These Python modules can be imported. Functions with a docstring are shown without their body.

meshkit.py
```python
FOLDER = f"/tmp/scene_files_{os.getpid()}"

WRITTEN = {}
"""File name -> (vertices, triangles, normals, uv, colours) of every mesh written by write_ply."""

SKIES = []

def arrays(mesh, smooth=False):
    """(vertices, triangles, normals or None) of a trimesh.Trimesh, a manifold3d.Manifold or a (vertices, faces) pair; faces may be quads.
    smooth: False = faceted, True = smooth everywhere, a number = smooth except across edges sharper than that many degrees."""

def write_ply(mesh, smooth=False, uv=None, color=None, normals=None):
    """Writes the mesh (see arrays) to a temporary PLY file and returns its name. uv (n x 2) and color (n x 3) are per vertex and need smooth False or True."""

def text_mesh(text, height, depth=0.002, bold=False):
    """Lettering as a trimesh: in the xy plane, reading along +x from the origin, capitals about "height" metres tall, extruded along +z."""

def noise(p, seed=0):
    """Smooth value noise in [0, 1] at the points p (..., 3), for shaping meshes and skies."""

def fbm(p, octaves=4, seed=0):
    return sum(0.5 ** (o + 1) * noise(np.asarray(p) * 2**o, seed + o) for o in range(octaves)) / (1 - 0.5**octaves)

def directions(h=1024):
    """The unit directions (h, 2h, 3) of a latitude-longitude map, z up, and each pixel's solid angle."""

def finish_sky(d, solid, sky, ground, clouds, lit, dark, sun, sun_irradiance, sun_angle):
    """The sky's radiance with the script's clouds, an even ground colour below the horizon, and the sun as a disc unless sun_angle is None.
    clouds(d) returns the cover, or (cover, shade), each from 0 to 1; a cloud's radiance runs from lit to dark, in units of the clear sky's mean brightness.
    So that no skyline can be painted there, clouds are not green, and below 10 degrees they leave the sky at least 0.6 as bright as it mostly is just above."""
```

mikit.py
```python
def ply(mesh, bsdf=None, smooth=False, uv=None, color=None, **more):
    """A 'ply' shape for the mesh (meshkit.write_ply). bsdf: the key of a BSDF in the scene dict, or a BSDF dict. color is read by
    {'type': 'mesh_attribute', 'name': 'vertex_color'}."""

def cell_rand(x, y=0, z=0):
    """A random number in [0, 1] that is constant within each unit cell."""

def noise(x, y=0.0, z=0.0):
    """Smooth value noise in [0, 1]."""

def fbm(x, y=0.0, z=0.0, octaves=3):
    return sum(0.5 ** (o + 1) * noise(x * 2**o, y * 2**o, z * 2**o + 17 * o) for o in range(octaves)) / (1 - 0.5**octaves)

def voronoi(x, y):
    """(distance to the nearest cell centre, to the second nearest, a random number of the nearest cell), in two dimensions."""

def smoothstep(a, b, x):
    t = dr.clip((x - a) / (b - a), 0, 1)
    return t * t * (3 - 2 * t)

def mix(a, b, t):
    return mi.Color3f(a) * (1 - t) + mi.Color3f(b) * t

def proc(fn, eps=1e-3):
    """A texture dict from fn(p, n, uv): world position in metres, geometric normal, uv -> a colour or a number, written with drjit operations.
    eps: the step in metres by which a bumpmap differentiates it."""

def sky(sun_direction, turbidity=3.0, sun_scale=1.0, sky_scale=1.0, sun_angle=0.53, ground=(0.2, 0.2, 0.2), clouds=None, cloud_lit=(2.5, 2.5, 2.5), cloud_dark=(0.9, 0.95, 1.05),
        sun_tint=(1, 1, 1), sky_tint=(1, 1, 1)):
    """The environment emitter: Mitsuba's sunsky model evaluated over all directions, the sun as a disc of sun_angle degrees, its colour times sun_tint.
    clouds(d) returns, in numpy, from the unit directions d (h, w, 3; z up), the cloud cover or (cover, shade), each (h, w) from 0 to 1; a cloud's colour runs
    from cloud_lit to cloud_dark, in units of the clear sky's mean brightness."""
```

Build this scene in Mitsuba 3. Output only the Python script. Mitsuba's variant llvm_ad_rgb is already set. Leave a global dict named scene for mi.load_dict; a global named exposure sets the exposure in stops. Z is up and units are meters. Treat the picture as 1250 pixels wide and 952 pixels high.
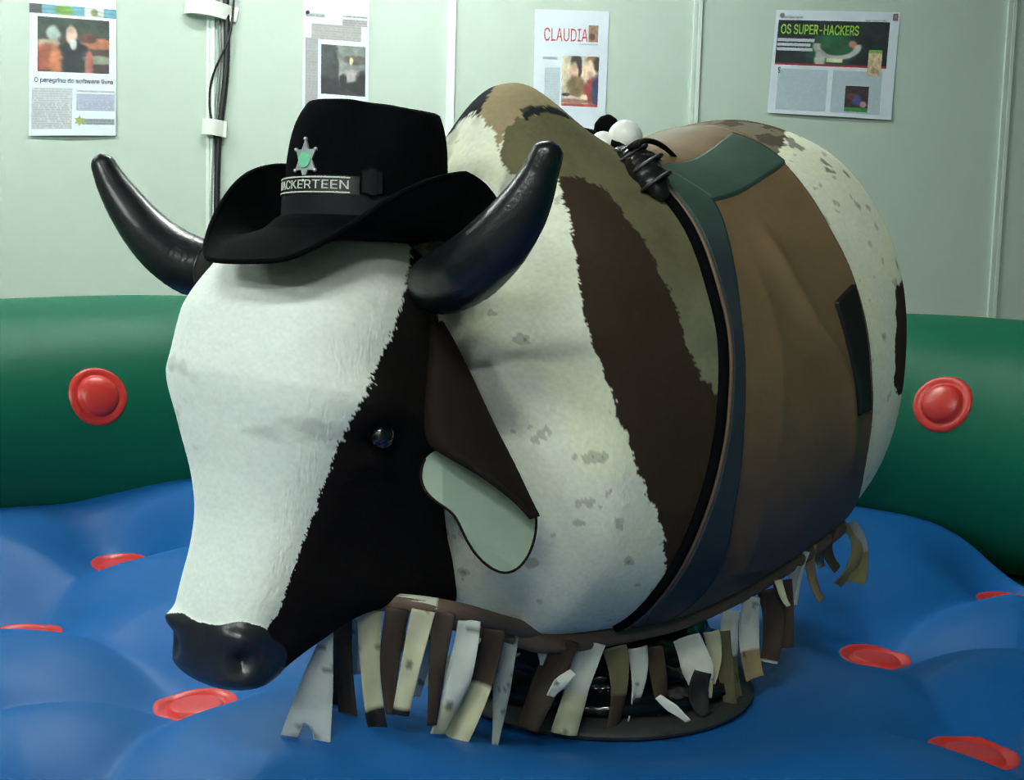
import math, random
import numpy as np, trimesh, mitsuba as mi, drjit as dr
import mikit, meshkit
from scipy.interpolate import PchipInterpolator, CubicSpline, splprep, splev
T = mi.ScalarTransform4f
PI = math.pi
rng = np.random.default_rng(7)
scene, labels = {}, {}

# ------------------------------------------------------------------ camera, light, exposure
CAM = np.array([0.0, 0.0, 1.28]); FPX = 1400.0
PITCH, ROLL = math.radians(5.5), math.radians(1.63)
fw = np.array([0, math.cos(PITCH), -math.sin(PITCH)])
up0 = np.array([0, math.sin(PITCH), math.cos(PITCH)])
rt0 = np.array([1.0, 0, 0])
up = up0 * math.cos(ROLL) - rt0 * math.sin(ROLL)
rt = rt0 * math.cos(ROLL) + up0 * math.sin(ROLL)
scene['camera'] = {'type': 'perspective', 'fov': math.degrees(2 * math.atan(625 / FPX)), 'fov_axis': 'x', 'near_clip': 0.05, 'far_clip': 50.0,
                   'to_world': T().look_at(origin=CAM.tolist(), target=(CAM + fw).tolist(), up=up.tolist())}
exposure = 0.14
LAMP = 15.5                       # radiance of the ceiling fluorescents

def ray(px, py):                 # direction (with unit y) through a point of the 1250 x 952 frame
    d = fw + rt * ((px - 625) / FPX) - up * ((py - 476) / FPX)
    return d / d[1]

def at(px, py, Y):               # the point at depth Y along that direction
    return CAM + ray(px, py) * Y

# ------------------------------------------------------------------ helpers
def num(key):
    if key not in scene and key not in used:
        used.add(key); return key
    k = 1
    while f'{key}_{k:03d}' in scene or f'{key}_{k:03d}' in used: k += 1
    used.add(f'{key}_{k:03d}')
    return f'{key}_{k:03d}'
used = set()

def thing(name, label, cat, group=None):
    key = num(name); labels[key] = {'label': label, 'category': cat}
    if group: labels[key]['group'] = group
    return key

def obj(name, mesh, mat, parent=None, label=None, **kw):
    key = num(f'{parent}__{name}' if parent else name)
    scene[key] = mikit.ply(mesh, mat, **kw)
    if label: labels[key] = {'label': label}
    return key

def struct(name, mesh, mat, label=None, **kw):
    key = obj(name, mesh, mat, None, **kw)
    labels[key] = {'kind': 'structure'}
    if label: labels[key]['label'] = label
    return key

def box(x0, x1, y0, y1, z0, z1):
    m = trimesh.creation.box(extents=(x1 - x0, y1 - y0, z1 - z0))
    m.apply_translation(((x0 + x1) / 2, (y0 + y1) / 2, (z0 + z1) / 2)); return m

def grid_faces(n, m, wrap_n=False, wrap_m=False):
    i, j = np.meshgrid(np.arange(n if wrap_n else n - 1), np.arange(m if wrap_m else m - 1), indexing='ij')
    a = i * m + j; b = ((i + 1) % n) * m + j; c = ((i + 1) % n) * m + (j + 1) % m; d = i * m + (j + 1) % m
    q = np.stack([a, b, c, d], -1).reshape(-1, 4)
    return np.vstack([q[:, [0, 1, 2]], q[:, [0, 2, 3]]])

def frames(p, ref=(0, 0, 1)):
    t = np.gradient(p, axis=0); t /= np.linalg.norm(t, axis=1, keepdims=True) + 1e-12
    a = np.zeros_like(p); r = np.asarray(ref, float)
    r = r - t[0] * (r @ t[0])
    if np.linalg.norm(r) < 1e-3: r = np.cross(t[0], [1, 0.3, 0.2])
    for i in range(len(p)):
        r = r - t[i] * (r @ t[i]); r /= np.linalg.norm(r); a[i] = r
    return t, a, np.cross(t, a)

def tube(p, r, sides=16, ref=(0, 0, 1), caps=True, flat=1.0):
    """a round tube along p, radius r per point (flat squeezes it along the reference direction)"""
    p = np.asarray(p, float); r = np.broadcast_to(np.asarray(r, float), (len(p),))
    t, a, b = frames(p, ref)
    an = np.arange(sides) * 2 * PI / sides
    v = p[:, None] + r[:, None, None] * (np.cos(an)[None, :, None] * a[:, None] * flat + np.sin(an)[None, :, None] * b[:, None])
    v = v.reshape(-1, 3); f = grid_faces(len(p), sides, wrap_m=True)[:, ::-1]
    if caps:
        n = len(v); v = np.vstack([v, p[0], p[-1]]); k = np.arange(sides)
        f = np.vstack([f, np.stack([(k + 1) % sides, k, k * 0 + n], 1), np.stack([(len(p) - 1) * sides + k, (len(p) - 1) * sides + (k + 1) % sides, k * 0 + n + 1], 1)])
    return fix(v, f)

def fix(v, f):
    m = trimesh.Trimesh(v, f, process=False)
    t = m.triangles - m.vertices.mean(0)
    if np.einsum('ij,ij->i', t[:, 0], np.cross(t[:, 1], t[:, 2])).sum() < 0: m.invert()
    return m

def spline(pts, n, k=3):
    pts = np.asarray(pts, float)
    d = np.r_[0, np.cumsum(np.sqrt(np.linalg.norm(np.diff(pts, axis=0), axis=1)))]
    d /= d[-1]
    return CubicSpline(d, pts)(np.linspace(0, 1, n))

def sheet(P, thick, N=None):
    """a sheet of real thickness from a grid of points P (n, m, 3)"""
    n, m, _ = P.shape
    du = np.gradient(P, axis=0); dv = np.gradient(P, axis=1)
    N = np.cross(du, dv); N /= np.linalg.norm(N, axis=-1, keepdims=True) + 1e-12
    A, B = P + N * thick / 2, P - N * thick / 2
    v = np.vstack([A.reshape(-1, 3), B.reshape(-1, 3)]); k = n * m
    f = grid_faces(n, m)
    idx = np.arange(k).reshape(n, m)
    loop = np.r_[idx[0, :], idx[1:, -1], idx[-1, ::-1][1:], idx[::-1, 0][1:]]
    e0, e1 = loop[:-1], loop[1:]
    side = np.vstack([np.stack([e0, e1, e1 + k], 1), np.stack([e0, e1 + k, e0 + k], 1)])
    return fix(v, np.vstack([f, f[:, ::-1] + k, side]))

def lin(c):                       # sRGB 0-255 -> linear
    c = np.asarray(c, float) / 255
    return np.where(c < 0.04045, c / 12.92, ((c + 0.055) / 1.055) ** 2.4)

def mat(name, base, rough=0.5, metal=0.0, spec=0.5, bump=None, **kw):
    if isinstance(base, str): b = {'type': 'mesh_attribute', 'name': 'vertex_color'}
    elif isinstance(base, dict): b = base
    else: b = {'type': 'rgb', 'value': [float(x) for x in lin(base)]}
    d = {'type': 'principled', 'base_color': b, 'roughness': rough, 'metallic': metal, 'specular': spec, **kw}
    if bump: d = {'type': 'bumpmap', 'arbitrary': mikit.proc(bump[0], bump[2] if len(bump) > 2 else 1e-3), 'scale': bump[1], 'bsdf': d}
    scene[name] = {'type': 'twosided', 'bsdf': d}
    return name

def ss(a, b, x):
    t = np.clip((x - a) / (b - a), 0, 1); return t * t * (3 - 2 * t)

# ------------------------------------------------------------------ materials
mat('m_wall', {'type': 'rgb', 'value': [0.45, 0.545, 0.475]}, 0.6)
mat('m_paint', {'type': 'rgb', 'value': [0.62, 0.66, 0.62]}, 0.8)
mat('m_floor', (92, 90, 86), 0.7)
mat('m_alu', (206, 220, 210), 0.4, 0.15)
mat('m_dim_paint', (120, 124, 118), 0.85, spec=0.1)
mat('m_white_paper', (205, 216, 226), 0.6)
mat('m_print', 'v', 0.6)
mat('m_tape', (222, 226, 220), 0.6)
mat('m_black_cable', (14, 16, 20), 0.45)
mat('m_green_vinyl', (8, 92, 68), 0.5, spec=0.2)
mat('m_blue_vinyl', (20, 88, 152), 0.5, spec=0.25)
mat('m_red_vinyl', (196, 52, 46), 0.36, spec=0.5)
mat('m_black_leather', (13, 14, 18), 0.30, bump=(lambda p, n, uv: mikit.fbm(p.x * 260, p.y * 260, p.z * 260, 2), 0.0003, 5e-4))
mat('m_felt', (5, 6, 8), 0.95, spec=0.05)
mat('m_hide', 'v', 0.85, spec=0.04, bump=(lambda p, n, uv: mikit.fbm(p.x * 420, p.y * 420, p.z * 120, 2), 0.0012, 5e-4))
mat('m_leather', 'v', 0.55, spec=0.25)
mat('m_brown_leather', (98, 78, 58), 0.55)
mat('m_dark_hide', (24, 19, 17), 0.8, spec=0.06)
mat('m_ear_lining', (128, 144, 130), 0.55, spec=0.2)
mat('m_pale_hide', (186, 188, 170), 0.7, spec=0.1)
mat('m_rim', (92, 74, 62), 0.6)
mat('m_gloss_soft', (15, 14, 16), 0.35)
mat('m_band', (9, 10, 16), 0.7, spec=0.2)
mat('m_silver', (205, 216, 220), 0.25, 0.7)
mat('m_enamel', (120, 200, 160), 0.3)
mat('m_grey_cable', (120, 128, 126), 0.5)
mat('m_muzzle', (30, 31, 34), 0.34, bump=(lambda p, n, uv: mikit.fbm(p.x * 160, p.y * 160, p.z * 160, 2), 0.0006, 5e-4))
mat('m_eye', (6, 6, 9), 0.06, spec=0.7)
mat('m_gloss_black', (8, 9, 11), 0.12, spec=0.6)
mat('m_dark_grey', (40, 43, 42), 0.6)
mat('m_white_plastic', (226, 230, 222), 0.3)
mat('m_thread', (190, 196, 190), 0.7)
scene['m_lamp'] = {'type': 'diffuse', 'reflectance': {'type': 'rgb', 'value': [0.8, 0.8, 0.8]}}

# ------------------------------------------------------------------ the room
WY = 4.62
struct('floor', box(-4.6, 4.6, -4.2, WY + 0.1, -0.1, 0), 'm_floor')
struct('ceiling', box(-4.6, 4.6, -4.2, WY + 0.1, 3.3, 3.4), 'm_dim_paint')
struct('wall_left', box(-4.7, -4.6, -4.2, WY + 0.1, 0, 3.3), 'm_dim_paint')
struct('wall_right', box(4.6, 4.7, -4.2, WY + 0.1, 0, 3.3), 'm_dim_paint')
struct('wall_front', box(-4.7, 4.7, -4.3, -4.2, 0, 3.3), 'm_dim_paint')
struct('wall_back', box(-4.7, 4.7, WY + 0.03, WY + 0.1, 0, 3.3), 'm_paint')
posts = [at(258, 30, WY)[0], at(551, 60, WY)[0], at(850, 60, WY)[0], at(1222, 200, WY)[0]]
allp = [posts[0] - 2.94, posts[0] - 1.96, posts[0] - 0.98] + posts + [posts[3] + 0.98, posts[3] + 1.96]
def vpost(x):
    m = [box(x - 0.016, x - 0.004, WY - 0.014, WY + 0.03, 0, 3.3), box(x + 0.004, x + 0.016, WY - 0.014, WY + 0.03, 0, 3.3), box(x - 0.005, x + 0.005, WY - 0.008, WY + 0.03, 0, 3.3)]
    return trimesh.util.concatenate(m)
for x in allp: obj('post', vpost(x), 'm_alu', 'wall_back')
edges_ = [-4.6] + allp + [4.6]
for a, b in zip(edges_[:-1], edges_[1:]):
    if b - a > 0.05: obj('panel', box(a + 0.012, b - 0.012, WY, WY + 0.03, 0, 3.3), 'm_wall', 'wall_back')

n_l = 0
for ly in (-2.9, -0.7, 3.2):
    for lx in (-2.8, -0.5):
        k = thing('ceiling_lamp', 'white fluorescent ceiling fitting with two bare tubes, out of frame above the ring', 'lamp', 'ceiling fluorescents')
        obj('housing', box(lx - 0.62, lx + 0.62, ly - 0.11, ly + 0.11, 3.24, 3.3), 'm_paint', k)
        for s in (-1, 1):
            tb = tube([[lx - 0.6, ly + s * 0.05, 3.2], [lx, ly + s * 0.05, 3.2], [lx + 0.6, ly + s * 0.05, 3.2]], 0.019, 10)
            key = obj('tube', tb, 'm_lamp', k)
            scene[key]['emitter'] = {'type': 'area', 'radiance': {'type': 'rgb', 'value': [LAMP * 8 * 0.93, LAMP * 8 * 1.0, LAMP * 8 * 0.94]}}

# ------------------------------------------------------------------ inflatable ring
RC = np.array([0.05, 1.75]); RR = 1.6; TR = 0.31
def tubecentre(th):
    return np.stack([RC[0] + RR * np.cos(th), RC[1] + RR * np.sin(th), 0.905 - 0.02 * np.cos(th - 0.0) ** 2 * (np.cos(th) < 0)], -1)
def tubepoint(th, el, off=0.0):   # el: 0 = towards the bull, pi/2 = top
    c = tubecentre(th); r = (TR + 0.006 * np.sin(9 * th) + off)
    inward = np.stack([-np.cos(th), -np.sin(th), 0 * th], -1)
    return c + r[..., None] * (np.cos(el)[..., None] * inward + np.sin(el)[..., None] * np.array([0, 0, 1.0]))
ringk = thing('inflatable_ring', 'thick dark green inflatable tube wall curving behind the bull, with red discs', 'inflatable wall')
th, el = np.meshgrid(np.radians(np.linspace(-58, 238, 321)), np.linspace(0, 2 * PI, 64, endpoint=False), indexing='ij')
def closed_tube(c, shrink):
    v = tubepoint(th, el); cc = tubecentre(th[:, 0])
    v = cc[:, None] + (v - cc[:, None]) * np.array([shrink, shrink, min(1.0, shrink * 1.29)])
    e = np.linspace(0, 1, 12)[1:]
    tg0 = cc[0] - cc[1]; tg0 /= np.linalg.norm(tg0); tg1 = cc[-1] - cc[-2]; tg1 /= np.linalg.norm(tg1)
    cap = lambda ring_, m_, tg: [m_ + (ring_ - m_) * math.sqrt(max(0, 1 - x * x)) + tg * 0.2 * x for x in e]
    V_ = np.array(cap(v[0], cc[0], tg0)[::-1] + list(v) + cap(v[-1], cc[-1], tg1)) + np.array([0, 0, c])
    return fix(V_.reshape(-1, 3), grid_faces(len(V_), 64, wrap_m=True))
obj('tube_wall', closed_tube(0.0, 1.0), 'm_green_vinyl', ringk, smooth=True)
obj('base_tube', closed_tube(-0.607, 0.74), 'm_green_vinyl', ringk, label='lower tube carrying the wall, hidden by the mattress', smooth=True)
def bulge(r, R):                  # a red disc: flat flange with a raised dome set in a shallow groove
    q = r / R
    return 0.004 + 0.016 * np.sqrt(np.clip(1 - (q / 0.66) ** 2, 0, 1)) - 0.003 * np.exp(-((q - 0.7) / 0.06) ** 2) - 0.006 * ss(0.93, 1.0, q)
def disc_mesh(place, R, rings=22, seg=48):
    rr = np.linspace(0.02, 1, rings) * R; a = np.linspace(0, 2 * PI, seg, endpoint=False)
    r, an = np.meshgrid(rr, a, indexing='ij')
    v = place(r * np.cos(an), r * np.sin(an), bulge(r, R)).reshape(-1, 3)
    v = np.vstack([v, place(np.zeros(1), np.zeros(1), np.array([0.02]))])
    k = np.arange(seg)
    f = np.vstack([grid_faces(rings, seg, wrap_m=True), np.stack([k, (k + 1) % seg, k * 0 + len(v) - 1], 1)])
    m = trimesh.Trimesh(v, f, process=False)
    return m
def ring_disc(deg, eldeg, R=0.07):
    t0, e0 = math.radians(deg), math.radians(eldeg)
    def place(x, y, h): return tubepoint(t0 + x / (RR - TR), e0 + y / TR, 0 + h)
    m = disc_mesh(place, R); 
    if m.face_normals[0] @ (tubecentre(np.array([t0]))[0] - m.triangles_center[0]) > 0: m.invert()
    return m
for d_, e_ in ((139.5, 18.0), (43.5, 22.0)):
    obj('red_disc', ring_disc(d_, e_), 'm_red_vinyl', ringk, label='red round disc on the green tube', smooth=True)
for d_ in (8, 95, 172):
    obj('red_disc', ring_disc(d_, 18), 'm_red_vinyl', ringk, label='red round disc on the green tube', smooth=True)

# ------------------------------------------------------------------ inflatable mattress of domed cells
BC = np.array([0.155, 1.90])       # centre of the machine's foot
MZ, MA, MR = 0.588, 0.112, 1.362
TUFTS = np.array([(-0.48, 1.735), (-0.88, 2.05), (-0.84, 2.45), (0.685, 2.065), (0.695, 1.635), (1.09, 2.44), (-0.5, 1.22), (-0.92, 1.42), (-0.1, 1.18), (0.3, 1.18), (0.72, 1.18), (1.1, 1.30),
                  (1.12, 1.88), (-1.2, 1.72), (-0.1, 2.72), (0.32, 2.72), (-0.42, 2.50), (0.05, 0.80), (-0.4, 0.80), (0.5, 0.80)])
PAIRS = [(i, j) for i in range(len(TUFTS)) for j in range(i) if np.linalg.norm(TUFTS[i] - TUFTS[j]) < 0.60]
def mat_z(x, y):
    x, y = np.broadcast_arrays(np.asarray(x, float), np.asarray(y, float))
    d = np.min(np.hypot(x[..., None] - TUFTS[:, 0], y[..., None] - TUFTS[:, 1]), -1)
    h = 1 - np.exp(-(np.sqrt(d * d + 0.0004) / 0.14) ** 1.8)
    cr = np.full(x.shape, 9.0)
    for i, j in PAIRS:              # the welded seams between neighbouring dips
        a, b = TUFTS[i], TUFTS[j]; ab = b - a; t = np.clip(((x - a[0]) * ab[0] + (y - a[1]) * ab[1]) / (ab @ ab), 0, 1)
        cr = np.minimum(cr, np.hypot(x - a[0] - t * ab[0], y - a[1] - t * ab[1]))
    h = h * (1 - 0.44 * np.exp(-(cr / 0.065) ** 1.3))
    h = h * (0.12 + 0.88 * ss(0.26, 0.60, np.hypot(x - BC[0], y - BC[1])))
    r = np.hypot(x - RC[0], y - RC[1])
    z = MZ + MA * h + h * (0.012 * ss(2.15, 2.7, y) + 0.035 * ss(1.0, 1.25, r) * ss(1.8, 2.3, y))
    z = z + 0.030 * ss(0.3, -0.6, x) * ss(2.05, 2.45, y)
    return z + (0.58 - z) * ss(1.325, MR + 0.01, r)
mr_, ma_ = np.meshgrid(np.r_[np.linspace(0.004, 1.30, 150), np.linspace(1.305, MR, 14)], np.linspace(0, 2 * PI, 420, endpoint=False), indexing='ij')
mx, my = RC[0] + mr_ * np.cos(ma_), RC[1] + mr_ * np.sin(ma_)
MV = np.stack([mx, my, mat_z(mx, my)], -1)
low = [MV[-1] * [1, 1, 0] + [0, 0, z_] for z_ in (0.4, 0.01)]
MV = np.concatenate([MV, low, (MV[:1] * [1, 1, 0] + [0, 0, 0.01])])
matk = thing('inflatable_mattress', 'blue inflatable mattress of domed cells under the bull, with red discs in its dips', 'mattress')
obj('cover', fix(MV.reshape(-1, 3), grid_faces(len(MV), 420, wrap_m=True)), 'm_blue_vinyl', matk, smooth=60)
for tx_, ty_ in TUFTS:
    if np.hypot(tx_ - RC[0], ty_ - RC[1]) < 1.285:
        def place(x, y, h): return np.stack([tx_ + x, ty_ + y, mat_z(tx_ + x, ty_ + y) + h - 0.001], -1)
        m = disc_mesh(place, 0.066)
        if m.face_normals[:, 2].mean() < 0: m.invert()
        obj('red_disc', m, 'm_red_vinyl', matk, label='red round disc in a dip of the blue mattress', smooth=True)

# ------------------------------------------------------------------ the bull: trunk
TH = math.radians(48.0)
BA = np.array([math.sin(TH), math.cos(TH), 0]); BL = np.array([math.cos(TH), -math.sin(TH), 0]); B0 = np.array([0.178, 1.85, 0])
def bw(u, lat, z): return B0 + np.asarray(u)[..., None] * BA + np.asarray(lat)[..., None] * BL + np.asarray(z)[..., None] * np.array([0, 0, 1.0])
BK = np.array([  # u, top, bottom, half width, height of the widest place
    (-0.430, 1.17, 1.10, 0.000, 1.14), (-0.425, 1.29, 0.99, 0.120, 1.13), (-0.40, 1.34, 0.89, 0.190, 1.12), (-0.35, 1.40, 0.81, 0.245, 1.11), (-0.28, 1.455, 0.76, 0.280, 1.10),
    (-0.15, 1.475, 0.745, 0.295, 1.10), (-0.02, 1.485, 0.74, 0.305, 1.11), (0.10, 1.52, 0.752, 0.305, 1.13), (0.22, 1.56, 0.775, 0.300, 1.16), (0.32, 1.55, 0.80, 0.290, 1.17),
    (0.41, 1.50, 0.83, 0.265, 1.17), (0.47, 1.43, 0.87, 0.220, 1.17), (0.505, 1.34, 0.94, 0.150, 1.17), (0.52, 1.20, 1.10, 0.000, 1.15)])
_d = np.r_[0, np.cumsum(np.linalg.norm(np.diff(BK * [1, 1, 1, 1, 0], axis=0), axis=1))]; _d /= _d[-1]
BSP = PchipInterpolator(_d, BK)
def trunk(t, ph, off=0.0):        # t 0 chest .. 1 rump; ph 0 = spine, +pi/2 = the bull's left flank, +-pi = belly
    t, ph = np.broadcast_arrays(np.asarray(t, float), np.asarray(ph, float))
    k = BSP(np.clip(t, 0, 1)); u, top, bot, W, zc = (k[..., i] for i in range(5))
    c, s = np.cos(ph), np.sin(ph); e = 2 / 2.25
    lat = W * np.sign(s) * np.abs(s) ** e
    zz = np.where(c > 0, zc + (top - zc) * np.abs(c) ** e, zc - (zc - bot) * np.abs(c) ** e)
    hump = 0.10 * np.exp(-np.abs((u + 0.265) / np.where(u < -0.265, 0.095, 0.105)) ** np.where(u < -0.265, 3.2, 2.0) - (lat / 0.12) ** 2) * (c > 0) * np.abs(c)
    p = bw(u, lat, zz + hump)
    if np.any(off):
        h = 1e-3
        a = trunk(np.clip(t + h, 0, 1), ph) - trunk(np.clip(t - h, 0, 1), ph); b = trunk(t, ph + h) - trunk(t, ph - h)
        n = np.cross(b, a); n /= np.linalg.norm(n, axis=-1, keepdims=True) + 1e-12
        p = p + n * np.asarray(off)[..., None] if np.ndim(off) else p + n * off
    return p
NT, NP = 620, 700
bt, bp = np.meshgrid(np.linspace(0, 1, NT), np.linspace(-PI, PI, NP, endpoint=False), indexing='ij')
BV = trunk(bt, bp).reshape(-1, 3); BF = grid_faces(NT, NP, wrap_m=True)

# ------------------------------------------------------------------ the bull: head
HH = math.radians(38.0)
HFd = np.array([-math.sin(HH), -math.cos(HH), 0]); HL = np.array([math.cos(HH), -math.sin(HH), 0]); P0 = at(350, 300, 1.42)
HP = math.radians(72)
HE = math.cos(HP) * HFd - math.sin(HP) * np.array([0, 0, 1.0]) + 0.035 * HL; HN = math.sin(HP) * HFd + math.cos(HP) * np.array([0, 0, 1.0])
HK = np.array([  # s, half width, front, middle, back
    (-0.055, 0.000, -0.07, -0.08, -0.09), (-0.05, 0.06, -0.03, -0.08, -0.13), (-0.03, 0.125, 0.0, -0.08, -0.16), (0.03, 0.155, 0.040, -0.07, -0.19), (0.10, 0.170, 0.068, -0.07, -0.22),
    (0.17, 0.171, 0.070, -0.09, -0.26), (0.235, 0.142, 0.046, -0.09, -0.30), (0.30, 0.112, 0.018, -0.09, -0.38), (0.35, 0.095, 0.004, -0.08, -0.47), (0.378, 0.090, 0.002, -0.075, -0.45), (0.418, 0.083, 0.004, -0.06, -0.25),
    (0.465, 0.075, 0.006, -0.05, -0.165), (0.49, 0.073, 0.002, -0.045, -0.125), (0.515, 0.066, -0.010, -0.045, -0.09), (0.53, 0.03, -0.03, -0.045, -0.06), (0.533, 0.0, -0.044, -0.045, -0.046)])
_h = np.array([0.0, 0.06587, 0.12594, 0.22515, 0.28625, 0.38848, 0.45067, 0.53381, 0.60804, 0.63874, 0.74397, 0.8626, 0.89828, 0.93316, 0.97297, 1.0])
HSP = PchipInterpolator(_h, HK)
def hw(s, w, n): return P0 + np.asarray(s)[..., None] * HE + np.asarray(w)[..., None] * HL + np.asarray(n)[..., None] * HN
def skull(t, ph, off=0.0):        # ph 0 = bridge of the nose, +pi/2 = left cheek, pi = throat
    t, ph = np.broadcast_arrays(np.asarray(t, float), np.asarray(ph, float))
    k = HSP(np.clip(t, 0, 1)); s, W, F, M, B = (k[..., i] for i in range(5))
    c, q = np.cos(ph), np.sin(ph); e = 2 / 2.5
    w = W * np.sign(q) * np.abs(q) ** e; n = np.where(c > 0, M + (F - M) * np.abs(c) ** e, M - (M - B) * np.abs(c) ** e)
    p = hw(s, w, n)
    if np.any(off):
        h = 1e-3
        a = skull(np.clip(t + h, 0, 1), ph) - skull(np.clip(t - h, 0, 1), ph); b = skull(t, ph + h) - skull(t, ph - h)
        nn = np.cross(a, b); nn /= np.linalg.norm(nn, axis=-1, keepdims=True) + 1e-12
        nn = nn * np.sign(np.sum(nn * (p - hw(s, 0 * w, M)), -1, keepdims=True))
        p = p + nn * (np.asarray(off)[..., None] if np.ndim(off) else off)
    return p
HT, HQ = 460, 460
ht, hp = np.meshgrid(np.linspace(0, 1, HT), np.linspace(-PI, PI, HQ, endpoint=False), indexing='ij')
HV = skull(ht, hp).reshape(-1, 3); HFc = grid_faces(HT, HQ, wrap_m=True)


# ------------------------------------------------------------------ hide patterns, in the coordinates of the hide itself
from shapely.geometry import Polygon
from shapely import contains_xy
def jitter(V, amp, scale, seed): return amp * (meshkit.fbm(V * scale, 3, seed) - 0.5) * 2
def inside(poly, X, Y): return contains_xy(Polygon(poly).buffer(0), X, Y)
WHITE, CREAM, BROWN, OLIVE, TAN, DARK, GREY = lin((226, 230, 210)), lin((212, 212, 180)), lin((51, 42, 33)), lin((100, 97, 72)), lin((152, 138, 108)), lin((34, 36, 40)), lin((128, 128, 112))
X = bt.ravel() + jitter(BV, 0.005, 45, 1) + jitter(BV, 0.003, 300, 2); Y = bp.ravel() + jitter(BV, 0.025, 60, 3) + jitter(BV, 0.02, 300, 4)
col = np.tile(WHITE, (len(BV), 1))
def put(mask, c, soft=1.0): col[mask] = col[mask] * (1 - soft) + np.asarray(c) * soft
spots = meshkit.fbm(BV * 34, 3, 11)
put(spots > 0.70, lin((150, 150, 135)), 0.55); put((spots > 0.80), lin((110, 108, 98)), 0.5)
wash = meshkit.fbm(BV * 9, 3, 12); col *= (0.90 + 0.16 * wash)[:, None]
col[:, 2] *= (1 - 0.10 * ss(0.45, 0.7, wash))
neck = (bt.ravel() < 0.285)
smear = ss(0.42, 0.62, meshkit.fbm(BV @ np.diag([26, 26, 9.0]), 3, 13)) * neck * (bp.ravel() < 0.55) * (bp.ravel() > -1.2); put(slice(None), GREY * 0.9, 0.0)
col = col * (1 - 0.6 * smear[:, None]) + lin((112, 116, 110)) * 0.6 * smear[:, None]
P_BROWN = [(0.2966, 0.50), (0.2866, 0.715), (0.2725, 1.02), (0.2685, 1.236), (0.2846, 1.434), (0.3166, 1.676), (0.3447, 1.856), (0.386, 2.22), (0.42, 2.2), (0.42, 1.551), (0.3948, 1.497), (0.3747, 1.416), (0.3627, 1.281), (0.3567, 1.101), (0.3487, 0.948), (0.3387, 0.787), (0.3387, 0.661), (0.3046, 0.50)]
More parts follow.
